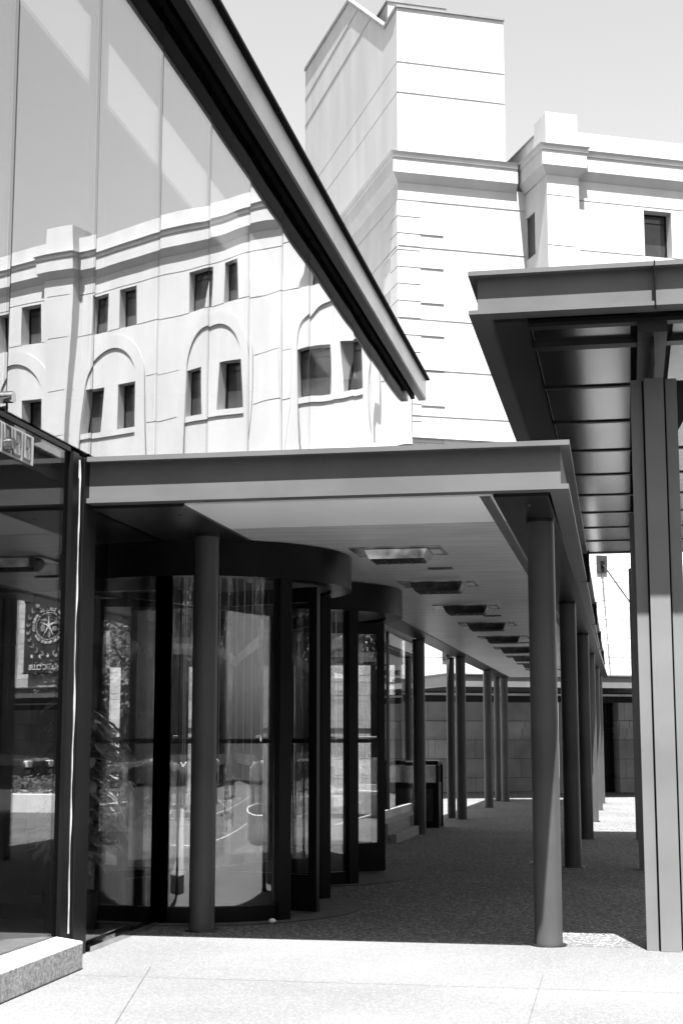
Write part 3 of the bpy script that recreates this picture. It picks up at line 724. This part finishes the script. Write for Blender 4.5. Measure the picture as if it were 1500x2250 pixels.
for sx in (-1, 1):
    for k in range(9):                       # laurel wreath either side
        a = R(-78 + k*16); r_ = (1.08, .98); cx, cz = EX + sx*r_[0]*math.cos(a), EZ - .05 + r_[1]*math.sin(a)
        for dr in (-.5, .6):
            an = a + R(90) + dr; ux, uz = sx*math.cos(an), math.sin(an)
            flat([(cx, cz), (cx + .09*ux - .04*uz, cz + .09*uz + .04*ux), (cx + .22*ux, cz + .22*uz), (cx + .09*ux + .04*uz, cz + .09*uz - .04*ux)])
for (x, z, w_, h_) in ((-.36, .12, .16, .07), (.30, -.06, .12, .14), (-.3, -.10, .13, .09), (.22, .22, .14, .06), (-.05, -.3, .06, .14)):
    flat([(EX + x + w_*math.cos(2*math.pi*k/10), EZ + z + h_*math.sin(2*math.pi*k/10)) for k in range(10)])
em.build('wreath', 'printgrey', bn)

# ------------------------------------------------------------------ litter bin and plinth beside the corridor
PL = MB().box(GX + .021, -3.22, 20.4, 24.3, -.05, .24)
PL.box(-3.2195, -3.10, 20.4, 22.9, -.05, .10)
tag(PL.build('stone_plinth', 'granite', bevel=.01), 'low stepped stone plinth along the foot of the glass wall beside the bin', 'plinth')
bz = gz(24.7)
lb = thing('litter_bin', 'black square litter bin with pale upper panel and rounded lid, behind the second left column', 'litter bin', (-3.33, 24.75, bz))
MB().box(-.28, .28, -.28, .28, 0, .72).build('body', 'dark', lb, bevel=.02)
MB().box(-.255, .255, -.262, .262, .72, .98).build('pale_panel', 'chrome', lb)
MB().box(-.30, .30, -.30, .30, 1.0, 1.07).build('lid', 'dark', lb, bevel=.03)
for sx in (-1, 1):
    for sy in (-1, 1): MB().box(*sorted((sx*.30, sx*.257)), *sorted((sy*.30, sy*.264)), 0, 1.0).build('corner_post', 'dark', lb)
MB().box(-.2, .2, -.286, -.281, .1, .62).build('door_panel', 'grille', lb)

# litter on the paving
lt = MB()
for (x, y, r_) in ((-1.05, 17.1, .035), (-1.10, 17.13, .02)):
    lt.loft([[(x + r_*1.5*math.cos(k), y + r_*math.sin(k)*1.2, .006) for k in (0, 1.2, 2.6, 4, 5.2)], [(x + r_*math.cos(k), y + r_*math.sin(k), .03) for k in (0, 1.2, 2.6, 4, 5.2)]])
tag(lt.build('paper_scrap', 'white'), 'tiny crumpled white paper scrap on the shaded paving', 'litter')
pb_ = MB(); bmesh.ops.create_icosphere(pb_.bm, subdivisions=2, radius=.026, matrix=Matrix.Translation((-2.64, 11.2, .024)) @ Matrix.Diagonal((1.1, .9, .75, 1)))
tag(pb_.build('spot', 'white', smooth=60), 'small white pebble on the paving before the nearer revolving door', 'spot')  # small lump standing in for an out-of-focus spot on the glass

# ------------------------------------------------------------------ plants
def leaf(bm, p, d, ln, wd, droop=.3, up=None):
    d = Vector(d).normalized(); sd_ = d.cross(Vector((0, 0, 1))); sd_ = sd_.normalized() if sd_.length > .01 else Vector((1, 0, 0)); nrm = sd_.cross(d)
    rows_ = []
    for u, ww in ((0, .12), (.3, .8), (.6, 1), (.85, .6), (1, .05)):
        c = Vector(p) + d*(ln*u) - Vector((0, 0, droop*ln*u*u))
        rows_.append((bm.verts.new(c - sd_*wd*ww*.5 + nrm*.06*wd), bm.verts.new(c - nrm*.05*wd), bm.verts.new(c + sd_*wd*ww*.5 + nrm*.06*wd)))
    for a, b in zip(rows_, rows_[1:]):
        bm.faces.new((a[0], a[1], b[1], b[0])); bm.faces.new((a[1], a[2], b[2], b[1]))
ip = thing('umbrella_plant', 'glossy leaved umbrella plant standing behind the glass beside the corner post', 'plant', (-3.86, 10.25, .004))
MB().lathe(0, 0, [(.13, 0), (.17, .02), (.20, .30), (.18, .30), (.17, .27)], 24).build('pot', 'matte', ip, smooth=40)
st = MB(); lv_ = MB(); rnd = random.Random(3)
for k in range(7):
    bx, by_ = rnd.uniform(-.06, .06), rnd.uniform(-.06, .06); pts = [Vector((bx, by_, .25))]
    tx, ty = rnd.uniform(-.06, .22), rnd.uniform(-.25, .35); top_ = rnd.uniform(1.2, 1.66)
    for u in (.35, .7, 1): pts.append(Vector((bx + tx*u, by_ + ty*u, .25 + (top_ - .25)*u)))
    st.tube(pts, [.012, .01, .008, .006], 6)
    for q in range(17):
        u = .22 + .78*q/16; i = min(2, int(u*3)); f = u*3 - i; p = pts[i].lerp(pts[i+1], min(f, 1)); a = rnd.uniform(0, 6.28)
        pe = p + Vector((math.cos(a)*.13, math.sin(a)*.13, .06)); st.tube([p, pe], .003, 4)
        if pe.x > .36: continue
        for j in range(7):
            b_ = j*6.28/7 + rnd.uniform(-.2, .2); leaf(lv_.bm, pe, (math.cos(b_), math.sin(b_), rnd.uniform(-.25, .3)), rnd.uniform(.12, .19), rnd.uniform(.06, .085), rnd.uniform(.3, .7))
for v in lv_.bm.verts: v.co.x = min(v.co.x, .355)
st.build('stem', 'bark', ip); lv_.build('foliage', 'leaf', ip)
def hedge(x0, x1, y0, y1, h_, n, label, seed):
    rnd = random.Random(seed); t = thing('hedge', label, 'hedge', ((x0 + x1)/2, (y0 + y1)/2, gz(y0)))
    m = MB(); 
    for _ in range(n):
        p = (rnd.uniform(-.5, .5)*(x1 - x0), rnd.uniform(-.5, .5)*(y1 - y0), .32 + rnd.random()**.7*h_*(.8 + .2*math.sin(_)))
        a = rnd.uniform(0, 6.28); leaf(m.bm, p, (math.cos(a), math.sin(a), rnd.uniform(-.1, 1)), rnd.uniform(.06, .11), rnd.uniform(.025, .04), .3)
    m.build('foliage', 'hedge', t)
    sm = MB()
    for _ in range(14):
        x, y = rnd.uniform(-.42, .42)*(x1 - x0), rnd.uniform(-.42, .42)*(y1 - y0); sm.tube([(x, y, .28), (x + rnd.uniform(-.1, .1), y + rnd.uniform(-.1, .1), .3 + h_*.7)], .012, 5)
    sm.build('stems', 'bark', t)
def planter(x0, x1, y0, y1, label):
    m = MB(); z = gz(y0)
    for q in ((x0, x1, y0, y0 + .15), (x0, x1, y1 - .15, y1), (x0, x0 + .15, y0 + .15, y1 - .15), (x1 - .15, x1, y0 + .15, y1 - .15)): m.box(*q, z - .1, z + .36)
    t = tag(m.build('planter_kerb', 'white', bevel=.015), label, 'planter')
    s_ = MB().box(x0 + .15, x1 - .15, y0 + .15, y1 - .15, z - .1, z + .28).build('soil', 'bark', t)
planter(.45, 1.5, 22.4, 27, 'pale concrete planter kerb behind the rear steel column')
hedge(.62, 1.33, 22.6, 26.8, .45, 2600, 'low leafy hedge in the pale planter behind the rear steel column', 11)
planter(3.6, 7.4, 28.6, 31, 'wide pale concrete planter before the dark pickup')
hedge(3.8, 7.2, 28.8, 30.8, .38, 4200, 'wide low hedge in the planter before the dark pickup', 12)
def tree(x, y, h_, cr, n, label, seed):
    rnd = random.Random(seed); z = gz(y); t = thing('tree', label, 'tree', (x, y, z), 0, 'small forecourt trees')
    tr = MB(); tr.tube([(0, 0, 0), (.05, .02, h_*.3), (.0, .06, h_*.6), (.03, 0, h_*.92)], [.11, .09, .06, .015], 10); clumps = []
    for k in range(16):
        u = rnd.uniform(.38, .95); a = rnd.uniform(0, 6.28); r_ = cr*rnd.uniform(.45, 1)*(1.15 - abs(u - .6)); e = Vector((math.cos(a)*r_, math.sin(a)*r_, h_*u + rnd.uniform(.1, .5)))
        tr.tube([(0, .03, h_*(u - .12)), e*.55 + Vector((0, 0, h_*.03)) + Vector((0, 0, (h_*(u-.1))*.45 - e.z*.1)), e], [.03, .02, .006], 6); clumps.append((e, rnd.uniform(.3, .55)))
    tr.build('trunk', 'bark', t); lf_ = MB()
    for e, r_ in clumps:
        for _ in range(n//16):
            v = Vector((rnd.gauss(0, 1), rnd.gauss(0, 1), rnd.gauss(0, .8))); v = v.normalized()*r_*rnd.random()**.4
            a = rnd.uniform(0, 6.28); leaf(lf_.bm, e + v, (math.cos(a), math.sin(a), rnd.uniform(-.5, .4)), rnd.uniform(.09, .15), rnd.uniform(.03, .05), .4)
    lf_.build('crown', 'hedge', t)
tree(2.35, 27.6, 3.9, 1.0, 3200, 'slender leafy tree on the forecourt between the two hedges', 21)
tree(4.0, 30.2, 4.6, 1.2, 3200, 'taller leafy tree in the wide planter before the pickup', 22)

# ------------------------------------------------------------------ street lamp and pickup (seen in the glass)
sl = thing('street_lamp', 'black street lamp with bell-shaped shade on the forecourt', 'street lamp', (3.0, 21.0, gz(21.0)))
MB().lathe(0, 0, [(.16, 0), (.16, .12), (.10, .2), (.06, .45), (.05, .5), (.045, 2.7), (.03, 3.0)], 20).build('post', 'dark', sl, smooth=40)
MB().lathe(0, 0, [(.03, 3.42), (.07, 3.40), (.10, 3.30), (.16, 3.18), (.24, 3.10), (.25, 3.07), (.22, 3.07)], 24).build('shade', 'beam', sl, smooth=40)
MB().lathe(0, 0, [(.12, 3.065), (.14, 3.0), (.10, 2.88), (.04, 2.82)], 20).build('lens', 'lampglass', sl, smooth=40)
MB().tube([(0, 0, 2.9), (.0, .0, 3.42), (0, 0, 3.55)], [.03, .03, .01], 8).build('finial', 'dark', sl)
pk = thing('pickup_truck', 'dark pickup truck parked along the stone base, nose towards the forecourt', 'truck', (6.9, 34.6, gz(34.6)))
W2 = .95
def side(poly, y0, y1, mat, name, bev=.04): return MB().ext(poly, 'y', y0, y1).build(name, mat, pk, bevel=bev)
side([(0.05, .55), (.02, .80), (.12, 1.0), (1.45, 1.14), (1.5, 1.14), (5.4, 1.14), (5.5, 1.1), (5.5, .5), (4.95, .5), (4.9, .75), (4.7, .92), (4.4, .98), (4.1, .92), (3.9, .75), (3.85, .42), (1.5, .42), (1.45, .72), (1.25, .92), (.98, .98), (.70, .92), (.52, .74), (.45, .5)], -W2, W2, 'carpaint', 'body', .05)
side([(1.45, 1.141), (2.15, 1.78), (2.4, 1.84), (3.5, 1.84), (3.75, 1.141)], -W2 + .12, W2 - .12, 'windowpane', 'cab_glass', .03)
side([(2.12, 1.80), (2.4, 1.87), (3.5, 1.87), (3.6, 1.80)], -W2 + .10, W2 - .10, 'carpaint', 'cab_roof', .02)
for y in (-W2 - .02, W2 - .23):
    for x in (.98, 4.4):
        wl = MB(); wl.tube([(x, y, .41), (x, y + .25, .41)], .41, 28); wl = wl.build('wheel', 'rubber', pk, smooth=40)
        MB().tube([(x, y - .01, .41), (x, y + .26, .41)], .25, 20).build('rim', 'chrome', wl, smooth=40)
for y in (-W2 + .12, W2 - .42): MB().box(.0, .12, y, y + .30, .80, .96).build('headlight', 'lampglass', pk, bevel=.02)
MB().box(-.10, .06, -W2 + .02, W2 - .02, .42, .62).build('bumper', 'chrome', pk, bevel=.03)
MB().box(.005, .06, -W2 + .45, W2 - .45, .66, .94).build('radiator_grille', 'grille', pk)

# ------------------------------------------------------------------ unseen buildings added behind the camera and to the right to cut fill light
def blocker_building(name, label, x0, x1, y0, y1, h_, face):
    t = thing(name, label, 'building', ((x0 + x1)/2, (y0 + y1)/2, 0)); hx, hy = (x1 - x0)/2, (y1 - y0)/2
    MB().box(-hx, hx, -hy, hy, -.3, h_).build('wall', 'brick', t)
    MB().box(-hx - .2, hx + .2, -hy - .2, hy + .2, h_, h_ + .5).build('cornice', 'stone', t)
    wd_ = MB(); n = int((2*(hx if face == 'y' else hy))/3)
    for k in range(n):
        for fl in range(int(h_/3.6)):
            c = -(hx if face == 'y' else hy) + 1.5 + 3*k; z = 1.2 + 3.6*fl
            if face == 'y': wd_.box(c - .6, c + .6, hy + .001, hy + .06, z, z + 1.8)
            else: wd_.box(-hx - .06, -hx - .001, c - .6, c + .6, z, z + 1.8)
    wd_.build('windows', 'windowpane', t)
    bd_ = MB(); L_ = hx if face == 'y' else hy
    for fl in range(int(h_/3.6)):
        z = .55 + 3.6*fl
        if face == 'y': bd_.box(-L_, L_, hy + .001, hy + .15, z, z + .35)
        else: bd_.box(-hx - .15, -hx - .001, -L_, L_, z, z + .35)
    for k in range(int(2*L_/6) + 1):
        c = -L_ + 6*k
        if face == 'y': bd_.box(c - .3, c + .3, hy + .151, hy + .3, .001, h_)
        else: bd_.box(-hx - .3, -hx - .151, c - .3, c + .3, .001, h_)
    bd_.build('stone_trim', 'stone', t)
blocker_building('added_brick_building', 'dark brick building added behind the viewpoint to block sky light', -45, 40, -36, -24, 15, 'y')
blocker_building('added_brick_building', 'dark brick building added at the right side to block sky light', 27, 40, -22, 34, 13, 'x')

def parked_car(x, y, rz, paint, label):
    t = thing('parked_car', label, 'car', (x, y, 0), rz, 'cars parked across the street'); w_ = .88
    def part(poly, y0, y1, mat, name, bev): return MB().ext(poly, 'y', y0, y1).build(name, mat, t, bevel=bev)
    part([(.05, .4), (0, .62), (.15, .78), (1.25, .92), (3.75, .95), (4.4, .9), (4.45, .5), (4.35, .35), (3.95, .35), (3.85, .58), (3.6, .68), (3.35, .58), (3.25, .3), (1.3, .3), (1.2, .58), (.95, .68), (.7, .58), (.6, .35)], -w_, w_, paint, 'body', .05)
    part([(1.2, .93), (1.85, 1.38), (2.1, 1.42), (3.1, 1.42), (3.85, .955)], -w_ + .12, w_ - .12, 'windowpane', 'cabin_glass', .04)
    part([(1.82, 1.39), (2.1, 1.45), (3.1, 1.45), (3.3, 1.33), (3.1, 1.40), (2.1, 1.40)], -w_ + .10, w_ - .10, paint, 'roof', .01)
    for yy in (-w_ - .01, w_ - .2):
        for xx in (.95, 3.6):
            wl = MB(); wl.tube([(xx, yy, .31), (xx, yy + .21, .31)], .31, 24); wl = wl.build('wheel', 'rubber', t, smooth=40)
            MB().tube([(xx, yy - .008, .31), (xx, yy + .218, .31)], .19, 18).build('rim', 'chrome', wl, smooth=40)
    for yy in (-w_ + .08, w_ - .36): MB().box(-.02, .1, yy, yy + .28, .58, .70).build('headlight', 'lampglass', t, bevel=.02)
parked_car(-4, -9, R(3), 'white', 'white car parked across the street on the left')
parked_car(3, -9.2, R(-2), 'white', 'white car parked across the street in the middle')
parked_car(10, -9, 0, 'carpaint', 'black car parked across the street on the right')
parked_car(14, -1, R(75), 'white', 'white car parked at the side of the forecourt')
tree(6.5, -3.5, 5.2, 1.5, 2400, 'leafy street tree near the kerb across from the doors', 31)
tree(11.5, 5.5, 4.8, 1.4, 2400, 'leafy street tree at the right edge of the forecourt', 32)
tree(-2.0, -6.5, 5.0, 1.4, 2400, 'leafy street tree behind the viewpoint', 33)

# ------------------------------------------------------------------ planter island and kerbside posts at the right of the forecourt (seen in the door glass)
isl = MB(); ic = (6.2, 6.4)
isl.arcwall(ic[0], ic[1], 1.75, 1.95, 0, 2*math.pi, -.02, .38, 40)
tag(isl.build('round_planter', 'white', smooth=30), 'round pale planter kerb at the right of the forecourt', 'planter')
hedge(ic[0] - 1.15, ic[0] + 1.15, ic[1] - 1.15, ic[1] + 1.15, .9, 3600, 'tall dark hedge in the round forecourt planter', 41)
tree(6.2, 6.4, 4.4, 1.3, 3200, 'bushy tree rising from the round forecourt planter', 42)
for k, (x, y) in enumerate(((3.6, 1.6), (5.4, 1.0), (9.4, 2.6), (11, 8.8))):
    b = thing('bollard', ORD[k] + ' dark round-topped bollard along the forecourt kerb', 'bollard', (x, y, 0), 0, 'bollards along the forecourt kerb')
    MB().lathe(0, 0, [(.09, 0), (.09, .05), (.06, .08), (.06, .85), (.075, .88), (.075, .93), (.05, 1.0), (.01, 1.03)], 16).build('post', 'dark', b, smooth=40)
    MB().cyl(0, 0, .74, .80, .0615, 16).build('reflective_band', 'white', b, smooth=40)
ln = MB()
for k in range(9):
    ln.bm.faces.new([ln.bm.verts.new(p) for p in ((-10 + 3*k, -10.5, .001), (-9.88 + 3*k, -10.5, .001), (-9.88 + 3*k, -5.5, .001), (-10 + 3*k, -5.5, .001))])
for y in (-4.2, 2.6): ln.bm.faces.new([ln.bm.verts.new(p) for p in ((-30, y, .001), (26, y, .001), (26, y + .14, .001), (-30, y + .14, .001))])
tag(ln.build('road_marking', 'white'), kind='structure')
